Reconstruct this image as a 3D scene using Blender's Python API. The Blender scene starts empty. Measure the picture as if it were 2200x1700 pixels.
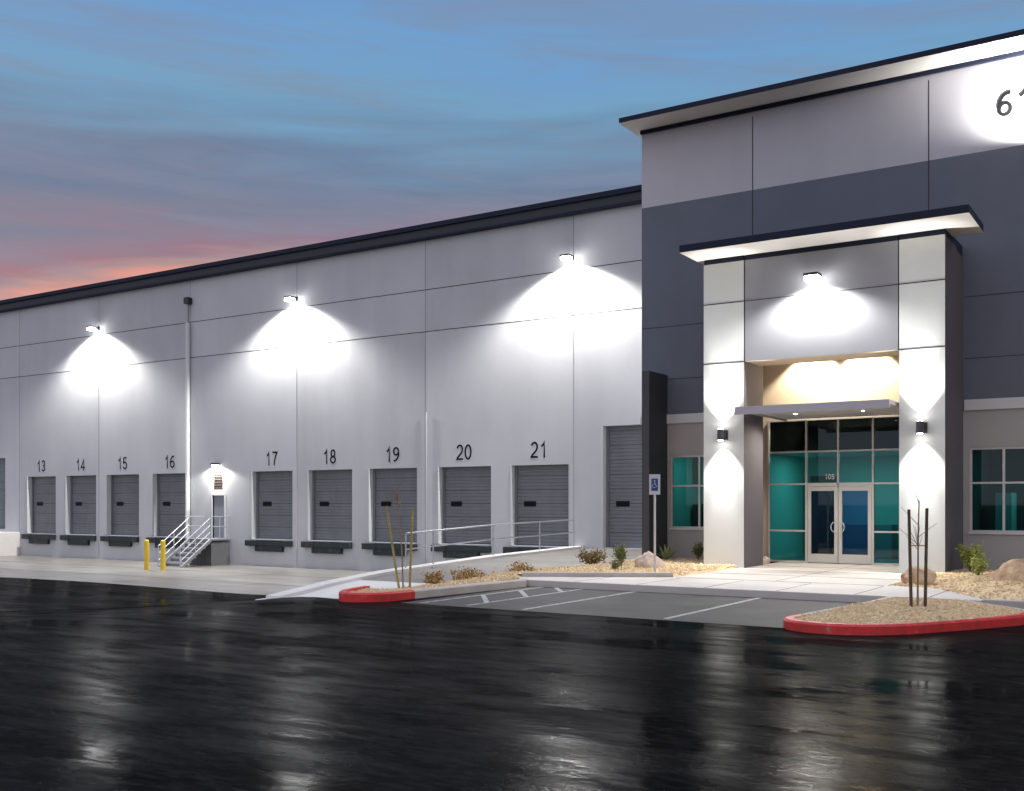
import bpy, bmesh, math, random
from mathutils import Vector, Matrix
random.seed(7)
R = math.radians
scene = bpy.context.scene
COL = scene.collection

# ------------------------------------------------------------------ camera
cam = bpy.data.cameras.new("camera"); camo = bpy.data.objects.new("camera", cam)
COL.objects.link(camo); scene.camera = camo
camo.location = (0, 0, 1.7)
camo.rotation_euler = (R(90), 0, R(32.64))
cam.sensor_width = 36; cam.lens = 36.87
cam.shift_x = 0.0; cam.shift_y = 0.1058
cam.clip_start = 0.1; cam.clip_end = 3000

# ------------------------------------------------------------------ view
scene.view_settings.view_transform = 'Standard'
scene.view_settings.look = 'None'
scene.view_settings.exposure = 0.0
scene.view_settings.gamma = 1.0
scene.cycles.use_denoising = True
scene.cycles.max_bounces = 8
scene.cycles.sample_clamp_indirect = 4.0
scene.cycles.caustics_reflective = False
scene.cycles.caustics_refractive = False

def lin(r, g, b):
    def f(c):
        c /= 255.0
        return c/12.92 if c <= .04045 else ((c+.055)/1.055)**2.4
    return (f(r), f(g), f(b), 1)

# ------------------------------------------------------------------ sky (dusk)
world = bpy.data.worlds.new("World"); scene.world = world
world.use_nodes = True
nt = world.node_tree; N = nt.nodes; L = nt.links; N.clear()
def node(t, **k):
    n = N.new(t)
    for a, b in k.items(): setattr(n, a, b)
    return n
def mth(op, a, b=None, c=None, clamp=False):
    n = node('ShaderNodeMath', operation=op, use_clamp=clamp)
    for i, v in enumerate((a, b, c)):
        if v is None: continue
        if isinstance(v, (int, float)): n.inputs[i].default_value = v
        else: L.new(v, n.inputs[i])
    return n.outputs[0]
out = node('ShaderNodeOutputWorld'); bg = node('ShaderNodeBackground')
tc = node('ShaderNodeTexCoord'); sp = node('ShaderNodeSeparateXYZ')
L.new(tc.outputs['Generated'], sp.inputs[0])
elev = mth('ARCSINE', sp.outputs[2])
az = mth('ARCTAN2', sp.outputs[0], sp.outputs[1])          # 0 = +Y, grows to the right
az0 = mth('ADD', az, R(32.64))
cv = node('ShaderNodeCombineXYZ')
L.new(mth('MULTIPLY', az, 2.2), cv.inputs[0])
L.new(mth('ADD', mth('MULTIPLY', elev, 19.0), mth('MULTIPLY', az, -.5)), cv.inputs[1])
n1 = node('ShaderNodeTexNoise'); n1.inputs['Scale'].default_value = 1.3; n1.inputs['Detail'].default_value = 6; n1.inputs['Roughness'].default_value = .55
n1.inputs['Distortion'].default_value = .5
L.new(cv.outputs[0], n1.inputs['Vector'])
cv2 = node('ShaderNodeCombineXYZ')
L.new(mth('MULTIPLY', az, 5.0), cv2.inputs[0]); L.new(mth('MULTIPLY', elev, 45.0), cv2.inputs[1])
cv2.inputs[2].default_value = 3.3
n2 = node('ShaderNodeTexNoise'); n2.inputs['Scale'].default_value = 1.0; n2.inputs['Detail'].default_value = 8; n2.inputs['Roughness'].default_value = .6
L.new(cv2.outputs[0], n2.inputs['Vector'])
warp = mth('ADD', mth('MULTIPLY', mth('SUBTRACT', n1.outputs['Fac'], .5), .13), mth('MULTIPLY', mth('SUBTRACT', n2.outputs['Fac'], .5), .05))
azc = mth('MINIMUM', mth('MAXIMUM', az0, -0.9), 0.9)
e2 = mth('ADD', mth('ADD', elev, warp), mth('MULTIPLY', mth('MULTIPLY', mth('ADD', azc, .45), -.36), mth('DIVIDE', mth('SUBTRACT', .29, elev), .09, clamp=True)))
tt = mth('DIVIDE', mth('SUBTRACT', e2, .10), .42, clamp=True)
ramp = node('ShaderNodeValToRGB'); cr = ramp.color_ramp
stops = [(.10,(232,172,150)),(.148,(224,162,148)),(.168,(212,134,124)),(.184,(170,134,138)),(.202,(146,108,130)),
         (.218,(134,118,142)),(.245,(114,120,146)),(.29,(94,116,150)),(.335,(96,140,176)),(.37,(98,154,194)),(.41,(90,150,203)),(.52,(84,140,198))]
while len(cr.elements) < len(stops): cr.elements.new(.5)
for el, (p, c) in zip(cr.elements, sorted(stops)):
    el.position = (p-.10)/.42; el.color = lin(*c)
L.new(tt, ramp.inputs[0])
n3 = node('ShaderNodeTexNoise'); n3.inputs['Scale'].default_value = 1.0; n3.inputs['Detail'].default_value = 9; n3.inputs['Roughness'].default_value = .65; n3.inputs['Distortion'].default_value = .7
cv3 = node('ShaderNodeCombineXYZ'); L.new(mth('MULTIPLY', az, 3.2), cv3.inputs[0]); L.new(mth('ADD', mth('MULTIPLY', elev, 30.0), mth('MULTIPLY', az, 1.5)), cv3.inputs[1]); cv3.inputs[2].default_value = 8.1
L.new(cv3.outputs[0], n3.inputs['Vector'])
cmk = mth('MULTIPLY', mth('DIVIDE', mth('SUBTRACT', n3.outputs['Fac'], .44), .20, clamp=True), .50)
cl = node('ShaderNodeMix', data_type='RGBA'); L.new(cmk, cl.inputs[0]); L.new(ramp.outputs[0], cl.inputs[6]); cl.inputs[7].default_value = lin(124,134,160)
# higher sky: brightened overhead as added fill light on the walls
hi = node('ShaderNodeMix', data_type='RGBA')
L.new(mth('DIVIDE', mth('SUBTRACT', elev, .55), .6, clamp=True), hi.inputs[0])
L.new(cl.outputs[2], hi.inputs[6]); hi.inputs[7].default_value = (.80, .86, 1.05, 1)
# unseen sky behind the viewer, brightened as added fill on facade and kerbs
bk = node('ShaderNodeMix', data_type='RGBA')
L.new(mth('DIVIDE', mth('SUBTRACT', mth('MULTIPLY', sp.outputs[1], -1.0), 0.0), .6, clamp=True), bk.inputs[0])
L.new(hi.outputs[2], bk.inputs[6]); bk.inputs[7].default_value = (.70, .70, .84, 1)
sky = node('ShaderNodeTexSky', sky_type='NISHITA'); sky.sun_disc = False
sky.sun_elevation = R(1.5); sky.sun_rotation = R(-62)
nb = node('ShaderNodeMix', data_type='RGBA', blend_type='ADD'); nb.inputs[0].default_value = .012
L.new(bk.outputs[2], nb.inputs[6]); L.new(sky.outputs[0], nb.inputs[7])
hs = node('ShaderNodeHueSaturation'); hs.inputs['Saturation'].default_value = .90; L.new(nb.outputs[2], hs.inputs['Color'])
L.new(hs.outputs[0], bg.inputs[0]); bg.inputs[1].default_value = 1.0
L.new(bg.outputs[0], out.inputs[0])

sun = bpy.data.lights.new("sun", 'SUN'); suno = bpy.data.objects.new("sun", sun); COL.objects.link(suno)
sun.energy = .12; sun.angle = R(12); sun.color = (1, .75, .62)
suno.rotation_euler = (R(88.5), 0, R(180+62))

# ------------------------------------------------------------------ materials
MATS = {}
def mat(name, rgb, rough=.6, var=.0, vscale=2.0, bump=0.0, bscale=40, metal=0, spec=.5, emit=None, estr=0, stretch=None, col2=None, coat=0, dirt=0):
    m = bpy.data.materials.new(name); m.use_nodes = True
    t = m.node_tree; p = t.nodes['Principled BSDF']
    p.inputs['Base Color'].default_value = (*rgb, 1); p.inputs['Roughness'].default_value = rough
    p.inputs['Metallic'].default_value = metal; p.inputs['Specular IOR Level'].default_value = spec
    if coat: p.inputs['Coat Weight'].default_value = coat
    co = t.nodes.new('ShaderNodeTexCoord'); mp = t.nodes.new('ShaderNodeMapping')
    t.links.new(co.outputs['Object'], mp.inputs[0])
    if stretch: mp.inputs['Scale'].default_value = stretch
    if var:
        n = t.nodes.new('ShaderNodeTexNoise'); n.inputs['Scale'].default_value = vscale; n.inputs['Detail'].default_value = 7; n.inputs['Roughness'].default_value = .62
        t.links.new(mp.outputs[0], n.inputs['Vector'])
        r = t.nodes.new('ShaderNodeValToRGB'); r.color_ramp.elements[0].position = .3; r.color_ramp.elements[1].position = .7
        a = rgb if col2 is None else col2
        r.color_ramp.elements[0].color = (*[c*(1-var) for c in a], 1); r.color_ramp.elements[1].color = (*[min(1, c*(1+var)) for c in rgb], 1)
        t.links.new(n.outputs['Fac'], r.inputs[0]); t.links.new(r.outputs[0], p.inputs['Base Color'])
    if dirt:
        mp2 = t.nodes.new('ShaderNodeMapping'); mp2.inputs['Scale'].default_value = (.9,.9,.10); t.links.new(co.outputs['Object'], mp2.inputs[0])
        n = t.nodes.new('ShaderNodeTexNoise'); n.inputs['Scale'].default_value = 1.0; n.inputs['Detail'].default_value = 8; n.inputs['Roughness'].default_value = .65
        t.links.new(mp2.outputs[0], n.inputs['Vector'])
        mr = t.nodes.new('ShaderNodeMapRange'); mr.inputs[1].default_value = .42; mr.inputs[2].default_value = .75; mr.inputs[3].default_value = 1; mr.inputs[4].default_value = 1-dirt
        t.links.new(n.outputs['Fac'], mr.inputs[0])
        mu = t.nodes.new('ShaderNodeMix'); mu.data_type = 'RGBA'; mu.blend_type = 'MULTIPLY'; mu.inputs[0].default_value = 1
        t.links.new(p.inputs['Base Color'].links[0].from_socket, mu.inputs[6]); t.links.new(mr.outputs[0], mu.inputs[7]); t.links.new(mu.outputs[2], p.inputs['Base Color'])
    if bump:
        n = t.nodes.new('ShaderNodeTexNoise'); n.inputs['Scale'].default_value = bscale; n.inputs['Detail'].default_value = 4
        t.links.new(mp.outputs[0], n.inputs['Vector'])
        b = t.nodes.new('ShaderNodeBump'); b.inputs['Strength'].default_value = bump; b.inputs['Distance'].default_value = .02
        t.links.new(n.outputs['Fac'], b.inputs['Height']); t.links.new(b.outputs[0], p.inputs['Normal'])
    if emit:
        p.inputs['Emission Color'].default_value = (*emit, 1); p.inputs['Emission Strength'].default_value = estr
    MATS[name] = m
    return m
M_WALL = mat('wall_paint_light_grey', (.50,.51,.54), .75, .06, .35, .12, 18, dirt=.08)
WALLV = [M_WALL, mat('wall_paint_light_grey_b', (.475,.485,.51), .75, .06, .4, .12, 18, dirt=.09), mat('wall_paint_light_grey_c', (.52,.53,.555), .75, .06, .3, .12, 18, dirt=.07)]
M_WALL2 = mat('office_paint_light_grey', (.52,.51,.55), .75, .05, .4, .12, 18, dirt=.07)
M_DARK = mat('office_paint_slate', (.125,.14,.18), .7, .07, .5, .12, 18, dirt=.07)
M_LOW = mat('office_paint_warm_grey', (.40,.385,.37), .75, .05, .6, .12, 25)
M_BAND = mat('band_paint_off_white', (.62,.62,.62), .7, .03, 1)
M_PIL = mat('pilaster_paint_charcoal', (.055,.057,.066), .7, .06, .6, .12, 25)
M_COLW = mat('column_paint_white', (.62,.64,.62), .7, .03, .8, .1, 25)
M_BEAM = mat('beam_paint_grey', (.26,.265,.29), .7, .04, .6, .12, 25)
M_COLD = mat('portal_side_dark', (.11,.10,.115), .7, .05, .6)  # column sides and returns, darker than the white fronts
M_JOINT = mat('joint_sealant', (.03,.03,.035), .8)
M_JOINTV = mat('joint_sealant_grey', (.17,.17,.185), .8)
M_CREAM = mat('entry_wall_cream', (.60,.50,.38), .75, .03, 1)
M_SOFF = mat('soffit_paint_white', (.66,.64,.62), .7, .03, 1)
M_NAVY = mat('fascia_metal_navy', (.008,.013,.034), .6, spec=.25)
M_COP = mat('coping_metal_grey', (.05,.057,.068), .6, spec=.25)
M_DOOR = mat('dock_door_grey', (.165,.178,.192), .5, .10, 1.3, dirt=.22)
M_DOORJ = mat('door_jamb_white', (.60,.61,.62), .6)
M_BLACK = mat('vision_glass_black', (.005,.006,.010), .4, spec=.12)
M_RUB = mat('dock_rubber_dark', (.014,.024,.026), .6, .3, 6)
M_GALV = mat('galvanised_steel', (.50,.52,.56), .35, .1, 8, metal=.7)
M_STEELP = mat('painted_steel_grey', (.20,.205,.22), .5, .1, 4)
M_ALU = mat('aluminium_frame', (.60,.585,.56), .35, metal=.25)
M_CONC = mat('concrete_court', (.24,.225,.205), .3, .36, .45, .25, 30, stretch=(.6,2.2,1))
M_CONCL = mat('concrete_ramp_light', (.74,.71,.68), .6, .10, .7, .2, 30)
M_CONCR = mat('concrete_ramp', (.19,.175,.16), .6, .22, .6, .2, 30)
M_WALK = mat('sidewalk_concrete', (.56,.52,.48), .65, .12, .8, .2, 35)
M_KERB = mat('kerb_concrete', (.50,.45,.41), .7, .12, 2, .2, 30)
M_KERBD = mat('kerb_concrete_dark', (.15,.13,.12), .7, .2, 2)
M_RED = mat('kerb_red_paint', (.74,.035,.035), .45, .15, 5.0, .3, 30, col2=(.55,.05,.04))
M_BAY = mat('parking_bay_asphalt', (.070,.066,.065), .6, .30, .7, .3, 60, spec=.12)
M_PAINT = mat('line_paint', (.40,.39,.37), .6, .45, 8)
M_GRAV = mat('gravel_tan', (.78,.60,.36), .8, .25, 16, .6, 45, col2=(.46,.31,.16))
M_ROCK = mat('boulder_sandstone', (.60,.46,.31), .8, .25, 3.5, .9, 9, col2=(.40,.22,.10))
M_ROCKW = mat('boulder_pale', (.66,.54,.46), .8, .2, 3.5, .9, 9, col2=(.46,.36,.27))
M_YEL = mat('bollard_yellow', (.75,.52,.03), .35, .08, 3)
M_STAKE = mat('stake_wood', (.10,.065,.04), .8, .3, 12)
M_STAKEG = mat('stake_wood_green', (.34,.29,.10), .8, .3, 12)
M_TWIG = mat('twig', (.26,.19,.13), .8)
M_SIGN = mat('sign_white', (.50,.52,.55), .4)
M_SBLUE = mat('sign_blue', (.015,.05,.16), .4)
M_DIGIT = mat('painted_digits_black', (.007,.007,.008), .8, spec=.1)
M_VINYL = mat('vinyl_white', (.75,.78,.76), .5)
M_BRONZE = mat('fixture_bronze', (.03,.03,.035), .4, metal=.4)
M_FIXG = mat('fixture_grey', (.07,.07,.08), .4, metal=.3)
M_LENS = mat('lamp_lens', (.9,.9,.9), .3, emit=(1,.98,.93), estr=40)
M_LEAF = mat('leaf_olive', (.13,.15,.04), .6, .4, 9)
M_LEAFY = mat('leaf_yellow_green', (.30,.34,.06), .6, .35, 9)
M_LEAFB = mat('leaf_dry', (.17,.12,.05), .7, .35, 9)
M_LEAFG = mat('leaf_golden', (.42,.27,.09), .7, .35, 9)
M_AGAVE = mat('agave_leaf', (.30,.34,.17), .5, .2, 5)
M_INT = mat('interior_wall', (.60,.62,.60), .8)
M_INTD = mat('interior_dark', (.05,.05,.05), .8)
M_INTF = mat('interior_floor', (.20,.22,.26), .4)
M_BLIND = mat('interior_blind_tan', (.55,.36,.16), .7)
M_ROOF = mat('roof_membrane', (.4,.4,.4), .8)

def chips(m, rgb, scale, th):
    t = m.node_tree; p = t.nodes['Principled BSDF']; co = t.nodes.new('ShaderNodeTexCoord')
    n = t.nodes.new('ShaderNodeTexNoise'); n.inputs['Scale'].default_value = scale; n.inputs['Detail'].default_value = 9; n.inputs['Roughness'].default_value = .7
    t.links.new(co.outputs['Object'], n.inputs['Vector'])
    mr = t.nodes.new('ShaderNodeMapRange'); mr.inputs[1].default_value = th; mr.inputs[2].default_value = th+.03; t.links.new(n.outputs['Fac'], mr.inputs[0])
    mx = t.nodes.new('ShaderNodeMix'); mx.data_type = 'RGBA'; t.links.new(mr.outputs[0], mx.inputs[0])
    src = p.inputs['Base Color']
    if src.links: t.links.new(src.links[0].from_socket, mx.inputs[6])
    else: mx.inputs[6].default_value = src.default_value
    mx.inputs[7].default_value = (*rgb, 1); t.links.new(mx.outputs[2], p.inputs['Base Color'])
chips(M_RED, (.30,.24,.21), 5, .62); chips(M_PAINT, (.07,.065,.065), 9, .56); chips(M_BAY, (.025,.024,.023), 1.6, .64)
chips(M_RUB, (.06,.06,.06), 5, .58); chips(M_CONC, (.10,.09,.08), .8, .66); chips(M_WALK, (.36,.32,.28), 2.2, .64)
def glass(name, tint, gl=.9):
    m = bpy.data.materials.new(name); m.use_nodes = True; t = m.node_tree
    for n in list(t.nodes):
        if n.type != 'OUTPUT_MATERIAL': t.nodes.remove(n)
    o = [n for n in t.nodes if n.type == 'OUTPUT_MATERIAL'][0]
    tr = t.nodes.new('ShaderNodeBsdfTransparent'); tr.inputs[0].default_value = (*tint, 1)
    g = t.nodes.new('ShaderNodeBsdfGlossy'); g.inputs['Roughness'].default_value = .02; g.inputs[0].default_value = (gl*.8, gl, gl, 1)
    f = t.nodes.new('ShaderNodeFresnel'); f.inputs[0].default_value = 1.5
    mx = t.nodes.new('ShaderNodeMixShader')
    t.links.new(f.outputs[0], mx.inputs[0]); t.links.new(tr.outputs[0], mx.inputs[1]); t.links.new(g.outputs[0], mx.inputs[2])
    t.links.new(mx.outputs[0], o.inputs[0]); return m
G_TEAL = glass('glass_teal', (.05,.50,.50))
G_DARKT = glass('glass_dark_green', (.30,.50,.38))
G_BLUE = glass('glass_blue', (.04,.27,.58))

# wet asphalt
def wet_asphalt():
    m = bpy.data.materials.new('wet_asphalt'); m.use_nodes = True; t = m.node_tree; p = t.nodes['Principled BSDF']
    def nd(ty): return t.nodes.new(ty)
    co = nd('ShaderNodeTexCoord')
    def noise(scale, det, st=(1,1,1), rot=0, rg=.6):
        mp = nd('ShaderNodeMapping'); mp.inputs['Scale'].default_value = st; mp.inputs['Rotation'].default_value = (0,0,rot)
        t.links.new(co.outputs['Object'], mp.inputs[0])
        n = nd('ShaderNodeTexNoise'); n.inputs['Scale'].default_value = scale; n.inputs['Detail'].default_value = det; n.inputs['Roughness'].default_value = rg
        t.links.new(mp.outputs[0], n.inputs['Vector']); return n.outputs['Fac']
    def rmp(x, a, b, c0, c1):
        r = nd('ShaderNodeMapRange'); r.inputs[1].default_value = a; r.inputs[2].default_value = b
        r.inputs[3].default_value = c0; r.inputs[4].default_value = c1; t.links.new(x, r.inputs[0]); return r.outputs[0]
    streak = noise(1.1, 9, (.7,3.0,1), R(-30), .68)
    fine = noise(42, 3); med = noise(9, 5, (.6,1.6,1), R(-28)); patch = noise(.22, 4, (1,1.7,1), R(-25))
    rough = nd('ShaderNodeMath'); rough.operation = 'ADD'
    t.links.new(rmp(streak, .40, .62, .19, .10), rough.inputs[0]); t.links.new(rmp(fine, .3, .7, -.05, .08), rough.inputs[1])
    t.links.new(rough.outputs[0], p.inputs['Roughness'])
    mix = nd('ShaderNodeMix'); mix.data_type = 'RGBA'
    t.links.new(rmp(med, .45, .72, 0, 1), mix.inputs[0])
    mix.inputs[6].default_value = (.0075,.0072,.0068,1); mix.inputs[7].default_value = (.020,.019,.0175,1)
    t.links.new(mix.outputs[2], p.inputs['Base Color']); p.inputs['Specular IOR Level'].default_value = 0; p.inputs['IOR'].default_value = 1.0
    gl = nd('ShaderNodeBsdfGlossy'); gl.inputs[0].default_value = (1,1,1,1); t.links.new(rough.outputs[0], gl.inputs['Roughness'])
    fr = nd('ShaderNodeFresnel'); fr.inputs[0].default_value = 1.33
    k1 = nd('ShaderNodeMath'); k1.operation = 'MULTIPLY'; t.links.new(rmp(streak, .38, .68, .07, .25), k1.inputs[0]); t.links.new(rmp(patch, .35, .65, .5, 1.1), k1.inputs[1])
    k2 = nd('ShaderNodeMath'); k2.operation = 'MULTIPLY'; t.links.new(k1.outputs[0], k2.inputs[0]); t.links.new(fr.outputs[0], k2.inputs[1])
    ms = nd('ShaderNodeMixShader'); t.links.new(k2.outputs[0], ms.inputs[0]); t.links.new(p.outputs[0], ms.inputs[1]); t.links.new(gl.outputs[0], ms.inputs[2])
    t.links.new(ms.outputs[0], t.nodes['Material Output'].inputs[0])
    pud = rmp(noise(.38, 5, (.8,1.8,1), R(-24), .6), .50, .56, 1, .12)        # 0.12 inside standing puddles, 1 on grainy asphalt
    coarse = noise(24, 2, (1,1,1), 0, .5)
    f1 = nd('ShaderNodeMath'); f1.operation = 'MULTIPLY_ADD'; f1.inputs[1].default_value = 1.1; t.links.new(coarse, f1.inputs[0]); t.links.new(fine, f1.inputs[2])
    f2 = nd('ShaderNodeMath'); f2.operation = 'MULTIPLY'; t.links.new(f1.outputs[0], f2.inputs[0]); t.links.new(pud, f2.inputs[1])
    ad = nd('ShaderNodeMath'); ad.operation = 'MULTIPLY_ADD'; ad.inputs[1].default_value = .55
    t.links.new(med, ad.inputs[0]); t.links.new(f2.outputs[0], ad.inputs[2])
    rr = nd('ShaderNodeMath'); rr.operation = 'MULTIPLY'; t.links.new(rough.outputs[0], rr.inputs[0])
    rs = nd('ShaderNodeMapRange'); rs.inputs[1].default_value = .12; rs.inputs[2].default_value = 1; rs.inputs[3].default_value = .45; rs.inputs[4].default_value = 1
    t.links.new(pud, rs.inputs[0]); t.links.new(rs.outputs[0], rr.inputs[1]); t.links.new(rr.outputs[0], gl.inputs['Roughness'])
    b = nd('ShaderNodeBump'); b.inputs['Strength'].default_value = .5; b.inputs['Distance'].default_value = .0035
    t.links.new(ad.outputs[0], b.inputs['Height']); t.links.new(b.outputs[0], p.inputs['Normal']); t.links.new(b.outputs[0], gl.inputs['Normal'])
    return m
M_WET = wet_asphalt()

# ------------------------------------------------------------------ builders
class MB:
    def __init__(s): s.v = []; s.f = []; s.m = []; s.mats = []
    def mi(s, m):
        if m not in s.mats: s.mats.append(m)
        return s.mats.index(m)
    def face(s, pts, m):
        b = len(s.v); s.v += [tuple(p) for p in pts]; s.f.append(tuple(range(b, b+len(pts)))); s.m.append(s.mi(m))
    def box(s, x0, x1, y0, y1, z0, z1, m, bottom=None, front=None, top=None):
        b = len(s.v)
        s.v += [(x0,y0,z0),(x1,y0,z0),(x1,y1,z0),(x0,y1,z0),(x0,y0,z1),(x1,y0,z1),(x1,y1,z1),(x0,y1,z1)]
        fs = [((0,3,2,1), bottom or m), ((4,5,6,7), top or m), ((0,1,5,4), front or m), ((1,2,6,5), m), ((2,3,7,6), m), ((3,0,4,7), m)]
        for f, mm in fs: s.f.append(tuple(b+i for i in f)); s.m.append(s.mi(mm))
    def tube(s, a, c, r, m, r2=None, n=10, cap=True):
        a = Vector(a); c = Vector(c); r2 = r if r2 is None else r2
        d = (c-a).normalized(); u = d.orthogonal().normalized(); w = d.cross(u); b = len(s.v)
        for q, rr in ((a, r), (c, r2)):
            for i in range(n):
                t = 2*math.pi*i/n; s.v.append(tuple(q + (u*math.cos(t)+w*math.sin(t))*rr))
        k = s.mi(m)
        for i in range(n):
            j = (i+1) % n; s.f.append((b+i, b+j, b+n+j, b+n+i)); s.m.append(k)
        if cap:
            s.f.append(tuple(b+i for i in reversed(range(n)))); s.m.append(k)
            s.f.append(tuple(b+n+i for i in range(n))); s.m.append(k)
    def prism(s, pts, z0, z1, m, side=None):
        n = len(pts); b = len(s.v)
        s.v += [(x,y,z0) for x,y in pts] + [(x,y,z1) for x,y in pts]
        s.f.append(tuple(b+n+i for i in range(n))); s.m.append(s.mi(m))
        s.f.append(tuple(b+i for i in reversed(range(n)))); s.m.append(s.mi(m))
        for i in range(n):
            j = (i+1) % n; s.f.append((b+i, b+j, b+n+j, b+n+i)); s.m.append(s.mi(side or m))
    def build(s, name, parent=None, bevel=0, smooth=False, loc=None):
        me = bpy.data.meshes.new(name); me.from_pydata(s.v, [], s.f)
        for m in s.mats: me.materials.append(m)
        me.polygons.foreach_set('material_index', s.m)
        if smooth: me.polygons.foreach_set('use_smooth', [True]*len(s.f))
        me.update()
        bm = bmesh.new(); bm.from_mesh(me); bmesh.ops.recalc_face_normals(bm, faces=bm.faces) if s.closed else None
        bm.to_mesh(me); bm.free()
        o = bpy.data.objects.new(name, me); COL.objects.link(o)
        if loc: o.location = loc
        if parent: o.parent = parent
        if bevel:
            b = o.modifiers.new('bevel', 'BEVEL'); b.width = bevel; b.segments = 2; b.limit_method = 'ANGLE'
        return o
    closed = True
def empty(name, loc=(0,0,0), rz=0):
    o = bpy.data.objects.new(name, None); COL.objects.link(o); o.location = loc; o.rotation_euler = (0,0,rz); o.empty_display_size = .3
    return o
def tag(o, label=None, cat=None, group=None, kind=None):
    if label: o['label'] = label
    if cat: o['category'] = cat
    if group: o['group'] = group
    if kind: o['kind'] = kind
    return o
def copy_tree(o, parent=None):
    c = o.copy(); COL.objects.link(c)
    if parent: c.parent = parent
    for ch in list(o.children): copy_tree(ch, c)
    return c
def ell(cx, cz, rx, rz, a0, a1, n=18):
    return [(cx+rx*math.cos(R(a0+(a1-a0)*i/n)), cz+rz*math.sin(R(a0+(a1-a0)*i/n))) for i in range(n+1)]
DIG = {   # centre lines in a box 0.56 wide, 1.0 high
 '0': [(ell(.28,.5,.215,.435,90,450,32), True)],
 '1': [([(.12,.70),(.20,.74),(.30,.84),(.335,.935),(.335,.0)], False)],
 '2': [(ell(.275,.69,.205,.245,165,-25,16)+[(.40,.45),(.10,.15),(.065,.065),(.52,.065)], False)],
 '3': [(ell(.27,.71,.19,.225,155,-70,14)+[(.22,.51)], False), ([(.22,.51)]+ell(.27,.285,.215,.22,75,-160,16), False)],
 '4': [([(.38,.0),(.38,.90),(.04,.27),(.54,.27)], False)],
 '5': [([(.48,.935),(.145,.935),(.09,.52)]+ell(.27,.325,.22,.26,130,-160,18), False)],
 '6': [(ell(.285,.30,.205,.235,0,360,28), True), (ell(.44,.42,.375,.50,82,185,14), False)],
 '7': [([(.05,.935),(.50,.935),(.34,.60),(.25,.30),(.215,.0)], False)],
 '8': [(ell(.28,.715,.175,.215,-90,270,26), True), (ell(.28,.275,.215,.215,90,450,26), True)],
 '9': [(ell(.275,.70,.205,.235,0,360,28), True), (ell(.12,.58,.375,.50,-98,5,14), False)]}
def text_obj(name, st, h, m, parent, loc, sx=1.0, depth=.004, stroke=.11, gap=.08):
    mb = MB(); adv = .56+gap; wtot = adv*len(st)-gap; k = mb.mi(m)
    for ci, ch in enumerate(st):
        ox = ci*adv-wtot/2
        for li, (P, closed) in enumerate(DIG[ch]):
            if closed: P = P[:-1]
            n = len(P); y = -depth-.0004*li; b = len(mb.v)
            for i, p in enumerate(P):
                a = P[i-1] if (i or closed) else P[i]; c = P[(i+1)%n] if (i < n-1 or closed) else P[i]
                d1 = Vector((p[0]-a[0], p[1]-a[1])); d2 = Vector((c[0]-p[0], c[1]-p[1]))
                if d1.length < 1e-6: d1 = d2
                if d2.length < 1e-6: d2 = d1
                d1 = d1.normalized(); d2 = d2.normalized(); t = (d1+d2).normalized(); q = Vector((-t.y,t.x)); f = stroke/2/max(.45, q.dot(Vector((-d1.y,d1.x))))
                for sg in (1,-1):
                    X = (p[0]+q.x*f*sg+ox)*sx*h; Z = (p[1]+q.y*f*sg)*h
                    mb.v.append((X,y,Z)); mb.v.append((X,0,Z))
            for i in range(n if closed else n-1):
                a = b+i*4; c = b+((i+1)%n)*4
                for f4 in ((a,a+2,c+2,c),(a+1,a,c,c+1),(a+2,a+3,c+3,c+2)): mb.f.append(f4); mb.m.append(k)
    o = mb.build(name); o.location = loc
    if parent: o.parent = parent
    return o
def wall_xz(mb, x0, x1, z0, z1, y, depth, openings, zones, jamb=None, xcuts=()):
    xs = sorted({x0, x1, *[a for o in openings for a in o[:2]], *xcuts}); zs = sorted({z0, z1, *[a for o in openings for a in o[2:4]], *[z for z, _ in zones]})
    xs = [x for x in xs if x0 <= x <= x1]; zs = [z for z in zs if z0 <= z <= z1]
    for a, b in zip(xs, xs[1:]):
        for c, d in zip(zs, zs[1:]):
            mx, mz = (a+b)/2, (c+d)/2
            if any(o[0] < mx < o[1] and o[2] < mz < o[3] for o in openings): continue
            m = [mm for z, mm in zones if z <= mz][-1]
            if m is M_WALL: m = WALLV[(sum(1 for q in PJ if q < mx)*7+(2 if mz > 8.65 else 0)) % 3]
            mb.face([(a,y,c),(b,y,c),(b,y,d),(a,y,d)], m)
    for o in openings:
        a, b, c, d = o[:4]; dp = o[4] if len(o) > 4 else depth; m = jamb or [mm for z, mm in zones if z <= (c+d)/2][-1]
        mb.face([(a,y,c),(a,y,d),(a,y+dp,d),(a,y+dp,c)], m); mb.face([(b,y,d),(b,y,c),(b,y+dp,c),(b,y+dp,d)], m)
        mb.face([(a,y,d),(b,y,d),(b,y+dp,d),(a,y+dp,d)], m); mb.face([(a,y,c),(a,y+dp,c),(b,y+dp,c),(b,y,c)], m)
def S(t):
    t = max(0, min(1, t)); return t*t*(3-2*t)
def interp(pts, t):
    if t <= pts[0][0]: return pts[0][1]
    for (a, u), (b, v) in zip(pts, pts[1:]):
        if t <= b: return u+(v-u)*(t-a)/(b-a)
    return pts[-1][1]

PJ = (-109.0,-88.5,-81.4,-74.5,-67.6,-60.6,-53.65,-46.75,-39.85,-32.9,-25.8,-18.95)
# key planes
YD, YF, YG, YC = 33.8, 29.3, 30.06, 26.7      # dock wall, office wall, glazing, portal front
XC = -14.03                                    # office left corner

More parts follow.
